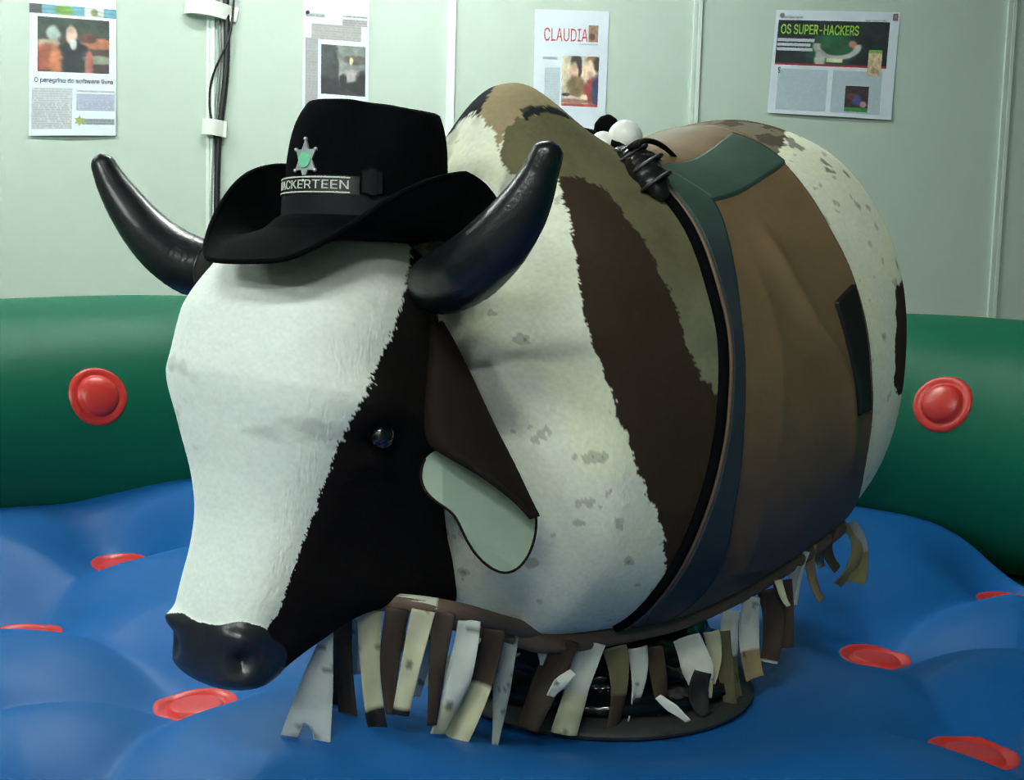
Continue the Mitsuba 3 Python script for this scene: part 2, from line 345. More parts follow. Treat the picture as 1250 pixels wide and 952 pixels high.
P_OLIVE = [(0.268, 0.24), (0.2826, 0.20), (0.3046, 0.245), (0.3447, 0.236), (0.352, 0.0), (0.352, -2.4), (0.43, -2.4), (0.43, 1.533), (0.3948, 1.497), (0.3747, 1.416), (0.3627, 1.281), (0.3567, 1.101), (0.3487, 0.948), (0.3387, 0.787), (0.3387, 0.661), (0.3046, 0.544), (0.2665, 0.40), (0.2625, 0.31)]
P_TAN = [(0.314, -0.03), (0.312, -0.9), (0.354, -0.9), (0.354, 0.0), (0.3487, 0.237), (0.3046, 0.246), (0.2826, 0.20), (0.2685, 0.22), (0.2766, 0.13), (0.2786, 0.031), (0.29, -0.02)]
P_HUMPBLACK = [(0.316, -0.02), (0.2786, 0.031), (0.2806, -0.022), (0.286, -0.9), (0.312, -0.9)]
P_REARTOP = [(0.40, -1.1), (0.63, -1.1), (0.605, 0.0), (0.6152, 0.18), (0.6253, 0.31), (0.5932, 0.47), (0.5611, 0.55), (0.40, 0.55)]
P_REARDARK = [(0.672, 1.32), (0.74, 1.15), (0.80, 1.2), (0.80, 1.75), (0.70, 1.72), (0.674, 1.68), (0.6673, 1.551)]
put(inside(P_BROWN, X, Y), BROWN)
m_ol = inside(P_OLIVE, X, Y); fade = ss(0.9, 1.4, bp.ravel())[:, None]
col[m_ol] = (OLIVE * (1 - 0.35 * fade) + lin((150, 150, 130)) * 0.35 * fade)[m_ol] * (0.72 + 0.56 * meshkit.fbm(BV[m_ol] * 20, 3, 41))[:, None]
put(inside(P_TAN, X, Y), TAN); put(inside(P_HUMPBLACK, X, Y), DARK * 1.4)
edge = np.abs(Y - 0.245) + 0.0 * X
put((np.abs(bp.ravel() - 0.235) < 0.022 + 0.05 * (meshkit.fbm(BV * 80, 2, 5) - 0.62)) & (bt.ravel() > 0.30) & (bt.ravel() < 0.352), DARK)
put((np.abs(bp.ravel() - 0.215) < 0.07 * (meshkit.fbm(BV * 70, 3, 6) - 0.42)) & (bt.ravel() > 0.302) & (bt.ravel() < 0.35), DARK, 0.85)
mr = inside(P_REARTOP, X, Y); put(mr, lin((112, 108, 92)))
put(mr & (meshkit.fbm(BV * 22, 3, 8) > 0.52), lin((72, 64, 54)), 0.8)
put((bt.ravel() > 0.575) & (bt.ravel() < 0.75) & (np.abs(bp.ravel()) < 0.75) & (meshkit.fbm(BV * 30, 3, 9) > 0.675), lin((96, 90, 82)), 0.75)
put(inside(P_REARDARK, X, Y), lin((54, 44, 38)))
put(ss(0.4, 0.41, bt.ravel()) * ss(0.405, 0.395, bt.ravel()) > 0.01, DARK, 0.6)
grain = meshkit.fbm(BV * 240, 2, 14); col *= (0.88 + 0.24 * grain)[:, None]

bull = thing('mechanical_bull', 'black, brown and white cowhide rodeo bull ride with black horns and leather fringe', 'mechanical bull')
obj('trunk', fix(BV, BF), 'm_hide', bull, smooth=True, color=col)

# head: white blaze, black cheeks, dark bare muzzle
P_BLAZE = [(0.0, -3.2), (0.0, 1.75), (0.1, 1.72), (0.1353, 1.58), (0.1679, 1.555), (0.193, 1.542), (0.2105, 1.535), (0.2281, 1.517), (0.2506, 1.48), (0.2707, 1.442), (0.2907, 1.404), (0.3183, 1.341), (0.3484, 1.278), (0.3734, 1.228), (0.4085, 1.19), (0.4637, 1.177), (0.6015, 1.253), (0.782, 1.467), (0.827, 1.38), (0.9, 1.35), (0.9, -1.4), (0.73, -1.4), (0.57, -1.23), (0.45, -1.2), (0.38, -1.25), (0.30, -1.5), (0.26, -1.9), (0.2, -2.0), (0.12, -2.0), (0.0, -3.2)]
MZ_PH = [-3.2, -1.6, -0.9, -0.472, -0.17, 0.044, 0.422, 0.888, 1.253, 1.643, 2.2, 3.2]; MZ_T = [0.93, 0.90, 0.87, 0.853, 0.8446, 0.852, 0.847, 0.823, 0.826, 0.862, 0.91, 0.93]
muz = PchipInterpolator(MZ_PH, MZ_T)
X = ht.ravel() + jitter(HV, 0.006, 200, 21); Y = hp.ravel() + jitter(HV, 0.03, 120, 22) + jitter(HV, 0.05, 420, 23)
bl = inside(P_BLAZE, X, Y); mz_d = ht.ravel() - muz(hp.ravel())
hc = np.where(bl[:, None], lin((224, 231, 224)) * (0.93 + 0.1 * meshkit.fbm(HV * 14, 3, 24))[:, None], lin((22, 19, 19)))
side = ss(0.5, 1.3, hp.ravel())[:, None] * bl[:, None]; hc = hc * (1 - 0.25 * side) + CREAM * 0.25 * side
grime = ss(0.55, 0.75, meshkit.fbm(HV * np.array([18, 18, 30]), 3, 25)) * bl * ss(0.33, 0.40, ht.ravel()) * ss(0.52, 0.45, ht.ravel()); hc *= (1 - 0.28 * grime)[:, None]
hc *= (0.9 + 0.2 * meshkit.fbm(HV * 260, 2, 26))[:, None]
def bump(t0, p0, rt_, rp, amp): return amp * np.exp(-((ht - t0) / rt_) ** 2 - ((hp - p0) / rp) ** 2)
EYE_T, EYE_P = 0.4236, 1.492
hoff = np.zeros_like(ht)
for sgn in (1, -1):
    hoff += bump(EYE_T - 0.035, sgn * (EYE_P - 0.12), 0.035, 0.28, 0.010) - bump(EYE_T + 0.004, sgn * EYE_P, 0.016, 0.12, 0.008) + bump(EYE_T + 0.03, sgn * (EYE_P + 0.02), 0.02, 0.2, 0.004)
    hoff += bump(EYE_T - 0.02, sgn * (EYE_P - 0.5), 0.06, 0.3, 0.004)
    # nostrils: a raised rim above a deep comma
    np_ = 1.12 if sgn > 0 else -0.72
    hoff += bump(0.865, np_ - sgn * 0.15, 0.022, 0.4, 0.008) - bump(0.903, np_, 0.020, 0.36, 0.018)
hoff += bump(0.88, 0.2, 0.05, 0.2, -0.005) + 0.0016 * ss(-0.006, 0.004, ht - muz(hp)) * ss(1.0, 0.9, ht)
hoff += 0.004 * (meshkit.fbm(HV.reshape(HT, HQ, 3) * 7, 2, 27) - 0.5) * ss(0.8, 0.7, ht)
HV2 = skull(ht, hp, hoff).reshape(-1, 3)
HV2 = np.where(np.isfinite(HV2), HV2, HV)
_hd = HV2[:, :2] - at(449, 270, 1.45)[:2]; _lt = _hd @ HL[:2]; _wt = ss(0.185, 0.12, np.hypot(*_hd.T))
HV2[:, 2] -= _wt * np.maximum(0, HV2[:, 2] - np.where(_lt < -0.04, 1.306, 1.320)) * 0.9
HB = fix(HV2, HFc)
is_m = (mz_d > 0)[HB.faces].all(1)
def submesh(m, mask, colr=None):
    f = m.faces[mask]; ids, inv = np.unique(f, return_inverse=True)
    return trimesh.Trimesh(m.vertices[ids], inv.reshape(-1, 3), process=False), (None if colr is None else colr[ids])
hm, hcol = submesh(HB, ~is_m, hc); hk = obj('head', hm, 'm_hide', bull, smooth=True, color=hcol)
zm, _ = submesh(HB, is_m); obj('muzzle', zm, 'm_muzzle', hk, label='bare dark grey muzzle', smooth=True)
for sgn in (1, -1):
    c = skull(np.array(EYE_T), np.array(sgn * EYE_P), -0.001)
    e = trimesh.creation.icosphere(3, 0.0165); e.apply_translation(c); obj('eye', e, 'm_eye', hk, label='glossy black glass eye', smooth=True)

_a, _b = hw(np.array(0.17), np.array(0.03), np.array(-0.16)), bw(np.array(-0.30), np.array(0.0), np.array(1.12))
obj('neck', tube(np.array([_a + (_b - _a) * q for q in np.linspace(0, 1, 12)]), np.linspace(0.075, 0.13, 12), 40), 'm_dark_hide', bull, label='short dark neck', smooth=True)
# horns: padded black leather, blunt tips
def horn(pts, rad):
    p = spline(pts, 60); q = np.linspace(0, 1, 60); r = np.interp(q, np.linspace(0, 1, len(rad)), rad)
    r *= np.sqrt(np.clip(1 - (np.clip(q - 0.93, 0, 1) / 0.0705) ** 2, 0, 1)) ; r += 0.0006 * np.sin(q * 150) * ss(0.5, 0.1, q)
    return tube(p, np.maximum(r, 0.0004), 40)
obj('horn', horn([at(534, 346, 1.37), at(562, 335, 1.30), at(596, 308, 1.265), at(636, 258, 1.24), at(662, 205, 1.225), at(672, 172, 1.22)], [0.036, 0.0385, 0.039, 0.036, 0.029, 0.0195, 0.0155]), 'm_black_leather', bull, label='black leather horn nearest the camera', smooth=True)
obj('horn', horn([at(262, 332, 1.50), at(222, 318, 1.525), at(184, 288, 1.55), at(155, 252, 1.565), at(134, 218, 1.575), at(122, 188, 1.58)], [0.038, 0.039, 0.036, 0.031, 0.026, 0.020, 0.014]), 'm_black_leather', bull, label='black leather horn on the far side', smooth=True)

# drooping left ear: dark hide back, pale rolled lining
def leaf(left, right, n=26, m=14, bow=0.02):
    L_, R_ = spline(left, n), spline(right, n); w = np.linspace(0, 1, m)
    Pp = L_[:, None] * (1 - w)[None, :, None] + R_[:, None] * w[None, :, None]
    b = (4 * w * (1 - w))[None, :, None] * np.sin(np.linspace(0.25, PI - 0.25, n))[:, None, None] * bow
    return Pp + b * (HFd + 0.15 * HL)
ear_l = [at(528, 398, 1.375), at(524, 470, 1.36), at(524, 535, 1.335), at(541, 551, 1.327), at(592, 580, 1.322), at(650, 630, 1.326)]
ear_r = [at(538, 392, 1.378), at(575, 462, 1.375), at(602, 520, 1.365), at(622, 560, 1.36), at(640, 598, 1.342), at(656, 631, 1.330)]
ek = obj('ear', sheet(leaf(ear_l, ear_r, bow=0.022), 0.008), 'm_dark_hide', bull, label='drooping dark brown ear', smooth=50)
def bent(outline, depth, thick, size=0.012):
    """a piece of leather cut to an outline, bent in depth"""
    g = Polygon(spline(np.array(outline + outline[:1], float), 90)).buffer(0)
    v2, f2 = trimesh.creation.triangulate_polygon(g, engine='earcut'); v2, f2 = trimesh.remesh.subdivide_to_size(np.c_[v2, 0 * v2[:, 0]], f2, 9)
    m0 = trimesh.Trimesh(v2, f2); v2, f2 = m0.vertices, m0.faces
    A = np.array([at(x, y, depth(x, y)) for x, y, _ in v2]); Bk = np.array([at(x, y, depth(x, y) + thick) for x, y, _ in v2])
    e = np.sort(m0.edges, axis=1); _, i, n = np.unique(e, axis=0, return_index=True, return_counts=True); be = m0.edges[i[n == 1]]; k = len(v2)
    return fix(np.vstack([A, Bk]), np.vstack([f2, f2[:, ::-1] + k, np.stack([be[:, 1], be[:, 0], be[:, 0] + k], 1), np.stack([be[:, 1], be[:, 0] + k, be[:, 1] + k], 1)]))
LIN = [(519, 560), (540, 548), (563, 553), (590, 574), (622, 606), (654, 630), (651, 662), (636, 690), (616, 699), (590, 686), (568, 656), (553, 628), (532, 612), (516, 592)]
LIN_D = lambda x, y: 1.310 + 0.050 * (1 - min(1, max(0, (y - 541 - 0.66 * (x - 530)) / 88.0))) ** 1.6 + 0.010 * min(1, max(0, (540 - x) / 24.0))
obj('lining', bent(LIN, LIN_D, 0.005), 'm_ear_lining', ek, label='pale grey leather ear lining', smooth=45)
_l = spline(np.array(LIN[5:] + LIN[:1], float), 60)
obj('edge_piping', tube(np.array([at(x, y, LIN_D(x, y)) for x, y in _l]), 0.0016, 8), 'm_dark_hide', ek, label='thin dark piping round the ear lining', smooth=True)

# leather saddle cover between the two seams, standing proud of the hide
S1 = np.array([(-2.8, 0.405), (-2.36, 0.396), (-1.739, 0.4008), (-1.11, 0.405), (-0.535, 0.396), (0, 0.40), (0.301, 0.400), (0.535, 0.3945), (0.894, 0.4028), (1.11, 0.4048), (1.344, 0.4088), (1.533, 0.4068), (1.739, 0.4008), (2.009, 0.393), (2.36, 0.388), (2.8, 0.395)])
S2 = np.array([(-2.8, 0.69), (-2.405, 0.6754), (-1.694, 0.6172), (-1.236, 0.5792), (-0.643, 0.551), (0, 0.553), (0.301, 0.5511), (0.643, 0.5511), (0.966, 0.5591), (1.236, 0.5792), (1.488, 0.6012), (1.694, 0.6172), (1.946, 0.6293), (2.405, 0.6774), (2.8, 0.70)])
s1, s2 = PchipInterpolator(*S1.T), PchipInterpolator(*S2.T)
FOLDS = [([(0.4749, 0.912), (0.491, 1.155), (0.515, 1.344), (0.5691, 1.596), (0.60, 1.95)], 0.011, 0.009), ([(0.45, 1.05), (0.465, 1.4), (0.47, 1.75)], 0.010, 0.003), ([(0.44, 2.0), (0.47, 2.25), (0.52, 2.35)], 0.012, 0.008), ([(0.46, 1.9), (0.47, 2.15), (0.45, 2.4)], 0.01, 0.004)]
def folds(t, ph):
    o = np.zeros(np.broadcast(t, ph).shape)
    for pts, w, a in FOLDS:
        pts = np.array(pts); tt = np.interp(ph, pts[:, 1], pts[:, 0]); ends = ss(pts[0, 1] - 0.1, pts[0, 1] + 0.15, ph) * ss(pts[-1, 1] + 0.1, pts[-1, 1] - 0.15, ph)
        o = o + a * np.exp(-np.abs((t - tt) / w) ** 1.5) * ends
    return o
def cover_shell(f0, f1, ph0, ph1, off, n, m, lip=0.012):
    """a piece of leather over the trunk from seam f0 to seam f1: its rims turn down to the hide"""
    ph = np.linspace(ph0, ph1, m); w = np.linspace(0, 1, n)
    a, b = f0(ph), f1(ph)
    tt = a[None] * (1 - w[:, None]) + b[None] * w[:, None]; pp = np.broadcast_to(ph[None], tt.shape)
    base = trunk(tt, pp, off + folds(tt, pp))
    rim = lambda i: trunk(tt[i][None], pp[i][None], 0.0 * tt[i][None] - 0.004)
    V = np.concatenate([rim(0), base, rim(-1)]); C = np.concatenate([tt[:1], tt, tt[-1:]])
    V = np.concatenate([trunk(C[:, :1], np.full((len(C), 1), ph0), -0.004 + 0 * C[:, :1]), V, trunk(C[:, :1] * 0 + C[:, -1:], np.full((len(C), 1), ph1), -0.004 + 0 * C[:, :1])], axis=1)
    m_ = trimesh.Trimesh(V.reshape(-1, 3), grid_faces(*V.shape[:2]), process=False)
    if np.sum(m_.face_normals * (m_.triangles_center - (B0 + np.array([0, 0, 1.13])))) < 0: m_.invert()
    return m_, V
cm, CV = cover_shell(s1, s2, -2.72, 2.72, 0.007, 90, 420)
cp = np.concatenate([[-2.72], np.linspace(-2.72, 2.72, 420), [2.72]])[None, :] + np.zeros(CV.shape[:2])
base = lin((110, 91, 66)) * (1 - ss(1.3, 2.2, np.abs(cp)))[..., None] + lin((80, 66, 53)) * ss(1.3, 2.2, np.abs(cp))[..., None]
blot = meshkit.fbm(CV * 12, 3, 31)[..., None]; base = base * (0.82 + 0.36 * blot)
far = ss(0.14, -0.02, cp)[..., None]; base = base * (1 - far) + lin((118, 112, 96)) * far * (0.8 + 0.4 * blot)
base = base * (0.92 + 0.16 * meshkit.fbm(CV * 160, 2, 32))[..., None]
ck = obj('saddle_cover', cm, 'm_leather', bull, label='brown leather cover over the middle of the back', smooth=True, color=base.reshape(-1, 3))
def quadpatch(name, c4, colr, label, off=0.0128, n=26, m=60):
    """a sewn-on patch whose four corners (t, ph) lie on the cover"""
    c4 = np.array(c4); u = np.linspace(0, 1, n)[:, None, None]; v = np.linspace(0, 1, m)[None, :, None]
    q = c4[0] * (1 - u) * (1 - v) + c4[1] * u * (1 - v) + c4[2] * u * v + c4[3] * (1 - u) * v
    tt, pp = q[..., 0], q[..., 1]
    if len(c4) > 4: pass
    e = np.minimum(np.minimum(u, 1 - u) * n, np.minimum(v, 1 - v) * m)[..., 0]
    V = trunk(tt, pp, np.where(e < 0.5, 0.004, off + folds(tt, pp)))
    m_ = trimesh.Trimesh(V.reshape(-1, 3), grid_faces(n, m), process=False)
    if np.sum(m_.face_normals * (m_.triangles_center - (B0 + np.array([0, 0, 1.13])))) < 0: m_.invert()
    cc = np.asarray(colr) * (0.75 + 0.5 * meshkit.fbm(V.reshape(-1, 3) * np.array([14, 14, 30]), 3, 33))[:, None] * (0.9 + 0.2 * meshkit.fbm(V.reshape(-1, 3) * 200, 2, 34))[:, None]
    obj(name, m_, 'm_leather', ck, label=label, smooth=True, color=cc)
TEAL = lin((62, 82, 74)); NAVY = lin((40, 50, 56))
quadpatch('patch', [(0.4035, 0.50), (0.4349, 0.742), (0.5531, 0.645), (0.543, 0.29)][::1], TEAL, 'dark green leather patch across the back')
sp = np.linspace(0.74, 2.62, 90)
w1 = PchipInterpolator([0.5, 0.742, 1.03, 1.29, 1.56, 1.83, 2.27, 2.7], [0.4349, 0.4349, 0.426, 0.4208, 0.4208, 0.4228, 0.436, 0.43])
pm, PV = cover_shell(lambda p: s1(p) + 0.001, w1, 0.50, 2.60, 0.0115, 16, 150)
obj('patch', pm, 'm_leather', ck, label='dark blue-grey leather strip along the front seam', smooth=True, color=((NAVY + (TEAL - NAVY) * ss(1.30, 1.42, PV[..., 2])[..., None]) * (0.75 + 0.5 * meshkit.fbm(PV * 16, 3, 35))[..., None]).reshape(-1, 3))
quadpatch('patch', [(0.5451, 1.299), (0.578, 1.27), (0.6125, 1.721), (0.5832, 1.712)], lin((14, 18, 19)), 'black leather patch at the rear edge', off=0.013)
sp = np.linspace(-2.7, 2.66, 200)
seam = trunk(s1(sp), sp, 0.006 + 0 * sp); obj('seam_welt', tube(seam, 0.0038, 10), 'm_brown_leather', ck, label='rolled brown leather welt along the front seam', smooth=True)
seam = trunk(s1(sp) - 0.006, sp, 0.003 + 0 * sp); obj('girth_cord', tube(seam, 0.0075, 10), 'm_felt', ck, label='black cord along the front seam', smooth=True)
seam = trunk(s2(sp), sp, 0.004 + 0 * sp); obj('seam_welt', tube(seam, 0.004, 10), 'm_brown_leather', ck, smooth=True)

# leather band round the lower rim, the fringe hangs from it
RIM = np.array([(0.72, 3.20), (0.715, 2.75), (0.69, 2.45), (0.645, 2.53), (0.597, 2.575), (0.53, 2.63), (0.465, 2.70), (0.40, 2.76), (0.34, 2.75), (0.295, 2.74), (0.275, 2.85), (0.268, 3.05), (0.2675, 3.25), (0.262, 3.50), (0.262, 3.66), (0.30, 3.62), (0.40, 3.55), (0.53, 3.65), (0.645, 3.75), (0.69, 3.83), (0.715, 3.53), (0.72, 3.22)])
rp = np.stack([np.interp(np.linspace(0, 1, 240), np.linspace(0, 1, len(RIM)), RIM[:, k]) for k in (0, 1)], 1); rp = np.stack([np.convolve(np.r_[rp[-7:, k], rp[:, k], rp[:7, k]], np.ones(11) / 11, 'same')[7:-7] for k in (0, 1)], 1); rim = trunk(rp[:, 0], np.where(rp[:, 1] > PI, rp[:, 1] - 2 * PI, rp[:, 1]), 0.011 + 0 * rp[:, 0])
bk = obj('rim_band', tube(rim, 0.011, 12, flat=1.3), 'm_rim', bull, label='brown leather band round the lower edge', smooth=True)

FRONT = np.array([at(404, 752, 1.56), at(425, 741, 1.50), at(470, 735, 1.455), at(520, 739, 1.44), at(560, 746, 1.45), at(600, 757, 1.49), at(640, 768, 1.545), at(676, 776, 1.61)])
obj('throat_band', tube(spline(FRONT, 60), 0.0088, 12, flat=1.3), 'm_rim', bull, label='brown leather band under the throat', smooth=True)
fb = spline(np.array([at(480, 735.5, 1.452), at(505, 737, 1.443), at(534, 741, 1.441)]), 16)
obj('patch', tube(fb, 0.0092, 12, flat=1.3), 'm_pale_hide', bull, label='pale hide patch sewn on the throat band', smooth=True)

# ------------------------------------------------------------------ leather fringe, strip by strip
W_, C_, BR, OL, GY_, DK, TN = lin((204, 208, 198)), lin((196, 194, 160)), lin((60, 49, 38)), lin((98, 93, 66)), lin((150, 158, 158)), lin((30, 28, 26)), lin((140, 122, 90))
rimpx = (lambda v: np.stack([625 + FPX * ((v - CAM) @ rt) / ((v - CAM) @ fw), v[:, 1]], -1))(np.vstack([spline(FRONT, 40), rim[22:112]]))
rimpx = rimpx[np.argsort(rimpx[:, 0])]
def rimdepth(px): return float(np.interp(px, rimpx[:, 0], rimpx[:, 1]))
n_s = 0
def strip(pts, c0, c1=None, twist=0.0, split=0.7, dY=0.0, sway=0.0, notch=None, Y=None, slant=0.35):
    """one strip: pts are (x, y, width) along it, hung at the depth of the rim it starts from; c1 colours its lower end"""
    global n_s
    n_s += 1
    r = np.random.default_rng(100 + n_s)
    Yt = (rimdepth(pts[0][0]) - 0.012 if Y is None else Y) + dY
    c = np.array([at(p[0], p[1], Yt + sway * i / (len(pts) - 1)) for i, p in enumerate(pts)])
    w = np.array([p[2] for p in pts]) * Yt / FPX
    n, m = 26, 7
    cc = spline(c, n) if len(c) > 2 else np.linspace(c[0], c[-1], n); ww = np.interp(np.linspace(0, 1, n), np.linspace(0, 1, len(w)), w)
    q = np.linspace(0, 1, n); a0 = r.uniform(-0.3, 0.3)
    ang = slant * a0 + (twist + r.uniform(-0.55, 0.55)) * ss(0.15, 0.95, q)
    d = np.cos(ang)[:, None] * rt + np.sin(ang)[:, None] * np.array([0.1, 1.0, 0])
    tgt = np.gradient(cc, axis=0); tgt /= np.linalg.norm(tgt, axis=1, keepdims=True)
    d = d - tgt * np.sum(d * tgt, 1, keepdims=True) * 0.8; d /= np.linalg.norm(d, axis=1, keepdims=True)
    x = np.linspace(-0.5, 0.5, m)
    curl = 0.14 * np.sin(q * 5 + r.uniform(0, 6))[:, None] * (x[None] ** 2 * 4 - 1)
    N = np.cross(d, tgt)
    Pp = cc[:, None] + d[:, None] * (x[None] * ww[:, None])[..., None] + N[:, None] * (curl * ww[:, None])[..., None]
    if notch: Pp[-3:, 3] += (Pp[-8, 3] - Pp[-1, 3]) * np.array([0.1, 0.5, 1.0])[:, None]
    mesh = sheet(Pp, 0.0026)
    V = np.asarray(mesh.vertices); qq = np.tile(np.repeat(q, m), 2)
    cl = np.where((qq > split + 0.03 * r.uniform(-1, 1))[:, None], c1 if c1 is not None else c0, c0)
    cl = cl * (0.78 + 0.4 * meshkit.fbm(V * np.array([40, 40, 40]), 3, n_s))[:, None]
    sp_ = meshkit.fbm(V * 70, 2, n_s + 50) > 0.74
    if c0[0] > 0.3: cl[sp_] = cl[sp_] * 0.35
    obj('fringe_strip', mesh, 'm_leather', bull, smooth=True, color=cl)
strip([(402, 764, 8), (391, 815, 36), (373, 902, 64)], W_, notch=True, Y=1.40)
strip([(410, 768, 12), (410, 820, 14), (408, 872, 16)], DK, Y=1.54)
strip([(418, 752, 24), (420, 820, 22), (426, 884, 26)], BR, Y=1.495)
strip([(433, 755, 12), (437, 790, 20), (441, 822, 22)], lin((190, 206, 226)), Y=1.56)
strip([(452, 742, 30), (452, 815, 24), (462, 892, 25)], C_, DK, split=0.82)
strip([(486, 742, 30), (475, 820, 24), (477, 872, 12)], BR * 0.8)
strip([(517, 745, 30), (503, 805, 25), (489, 872, 20)], C_, DK, split=0.93)
strip([(520, 780, 16), (513, 820, 20), (509, 850, 8)], lin((170, 186, 200)), Y=1.52)
strip([(542, 748, 28), (533, 820, 20), (527, 885, 12)], BR * 0.8)
strip([(573, 758, 28), (560, 825, 34), (534, 895, 22)], W_, C_, split=0.75, twist=0.5)
strip([(603, 768, 28), (588, 832, 28), (556, 903, 34)], BR, C_, split=0.5)
strip([(619, 772, 30), (612, 845, 21), (604, 910, 8)], W_)
strip([(663, 780, 26), (662, 796, 14), (661, 812, 3)], GY_, dY=0.02)
strip([(690, 780, 38), (668, 832, 36), (644, 888, 28)], BR * 0.85)
strip([(722, 784, 36), (706, 835, 30), (688, 895, 34)], W_ * 0.9, C_, split=0.55)
strip([(700, 820, 10), (683, 835, 18), (672, 850, 10)], W_ * 0.9, Y=1.535)
strip([(750, 790, 32), (756, 835, 22), (744, 895, 18)], OL, BR, split=0.6, twist=0.9)
strip([(777, 790, 26), (779, 840, 18), (762, 893, 20)], W_ * 0.95, GY_, split=0.6, twist=0.8)
strip([(798, 790, 24), (806, 845, 20), (808, 884, 14)], BR, twist=0.4)
strip([(803, 850, 8), (820, 864, 14), (840, 880, 8)], W_, Y=1.58)
strip([(838, 778, 34), (851, 815, 40), (858, 852, 22)], W_ * 0.95, C_, notch=True)
strip([(858, 820, 22), (853, 850, 26), (862, 872, 18)], DK, Y=1.70, twist=0.5)
strip([(868, 770, 20), (872, 800, 18), (868, 835, 10)], C_ * 0.9)
strip([(893, 745, 20), (890, 785, 24), (902, 852, 18)], W_ * 0.95, OL, split=0.55, twist=0.6)
strip([(884, 770, 14), (886, 815, 22), (892, 860, 16)], OL * 0.7, Y=1.76)
strip([(918, 728, 20), (914, 775, 26), (922, 828, 26)], W_ * 0.92, TN, split=0.62)
strip([(938, 718, 30), (945, 762, 26), (938, 808, 22)], BR * 0.8, W_, split=0.94, twist=0.4)
strip([(955, 708, 24), (958, 740, 22), (960, 790, 16)], BR * 1.1)
strip([(950, 708, 10), (955, 725, 8), (962, 740, 6)], C_, Y=1.80)
strip([(972, 690, 12), (966, 715, 12), (962, 738, 10)], GY_)
strip([(980, 672, 18), (972, 705, 14), (969, 738, 9)], W_ * 0.85)
strip([(992, 664, 12), (990, 700, 12), (1003, 733, 12)], TN * 0.8, twist=0.4)
strip([(1004, 656, 14), (1000, 675, 14), (1003, 692, 12)], GY_ * 0.8, twist=0.5, dY=0.06)
strip([(1012, 645, 18), (1010, 672, 14), (1022, 695, 16)], BR, twist=0.6)
strip([(1028, 640, 8), (1046, 662, 16), (1042, 688, 18), (1022, 714, 18)], OL * 1.2, twist=0.8)
strip([(1038, 636, 8), (1050, 660, 16), (1045, 712, 22)], GY_ * 0.7, OL, split=0.6, twist=0.4)
# the far side of the fringe, seen through its gaps
far_c = [W_, BR, C_, DK, GY_, BR, W_, TN]
for i_, k_ in enumerate(range(136, 238, 7)):
    p_ = rim[k_]; dq = np.array([-0.004, 0.004, -0.115]); 
    n_s += 1
    tg = rim[k_ + 1] - rim[k_ - 1]; tg /= np.linalg.norm(tg)
    q = np.linspace(0, 1, 20)[:, None, None]; x = np.linspace(-0.014, 0.014, 5)[None, :, None]
    Pp = p_ + dq * q + tg * x * (1 - 0.3 * q) + np.array([0.012, -0.008, 0]) * np.sin(q * 4 + i_)
    cl = np.tile(far_c[i_ % 8], (200, 1)) * (0.85 + 0.3 * rng.random((200, 1)))
    obj('fringe_strip', sheet(Pp, 0.0026), 'm_leather', bull, smooth=True, color=cl)

# ------------------------------------------------------------------ the machine's foot: grey ring under a lumpy glossy black cover
a_ = np.linspace(0, 2 * PI, 128, endpoint=False)
def lathe(prof, c, wob=0.0, seed=0):
    prof = np.array(prof, float)
    r, a2 = np.meshgrid(prof[:, 0], a_, indexing='ij'); z = np.repeat(prof[:, 1][:, None], len(a_), 1)
    if wob: 
        nz = meshkit.fbm(np.stack([np.cos(a2) * 5, np.sin(a2) * 5, z * 28], -1), 3, seed) - 0.5
        r = r * (1 + wob * nz * (r > 0.02)); z = z + wob * 0.25 * nz
    v = np.stack([c[0] + r * np.cos(a2), c[1] + r * np.sin(a2), z], -1).reshape(-1, 3)
    return fix(v, grid_faces(len(prof), 128, wrap_m=True))
fk = obj('foot_ring', lathe([(0.0, 0.603), (0.25, 0.603), (0.262, 0.606), (0.266, 0.612), (0.258, 0.622), (0.235, 0.627), (0.0, 0.63)], BC), 'm_dark_grey', bull, label='dark grey base ring on the mattress', smooth=40)
obj('foot_cover', lathe([(0.0, 0.62), (0.215, 0.62), (0.24, 0.636), (0.236, 0.652), (0.20, 0.662), (0.215, 0.676), (0.212, 0.69), (0.18, 0.70), (0.185, 0.715), (0.17, 0.735), (0.14, 0.76), (0.12, 0.80), (0.0, 0.82)], BC, 0.10, 5), 'm_gloss_black', bull, label='glossy black cover round the machine post', smooth=True)
obj('post', lathe([(0.0, 0.79), (0.1, 0.79), (0.1, 0.9), (0.0, 0.9)], BC), 'm_dark_grey', bull, smooth=40)

# ------------------------------------------------------------------ the hand grip on the bull's back
gk = obj('hand_grip', tube(spline([at(752, 190, 1.675), at(768, 192, 1.66), at(784, 204, 1.632), at(800, 225, 1.598), at(812, 240, 1.595)], 40), np.interp(np.linspace(0, 1, 40), [0, 0.25, 0.5, 0.8, 1], [0.014, 0.023, 0.027, 0.022, 0.010]) * (1 + 0.16 * (np.random.default_rng(4).random(40) - 0.5)), 20, flat=0.8), 'm_gloss_soft', bull, label='black taped hand grip', smooth=True)
for k_, (x_, y_, d_, r_) in enumerate(((770, 190, 1.645, 0.026), (786, 203, 1.62, 0.029), (800, 222, 1.592, 0.024))):
    an_ = np.linspace(0, 2 * PI, 40); c_ = at(x_, y_, d_); e1 = rt * 0.75 - up * 0.55; e2 = np.cross(e1, fw)
    e2 /= np.linalg.norm(e2); pth = c_ + r_ * (np.cos(an_)[:, None] * (e2 * 0.9 + e1 * 0.35) + np.sin(an_)[:, None] * fw * 0.8)
    obj('tape_wrap', tube(pth, 0.0042, 8, caps=False, flat=0.6), 'm_black_cable', gk, smooth=True)
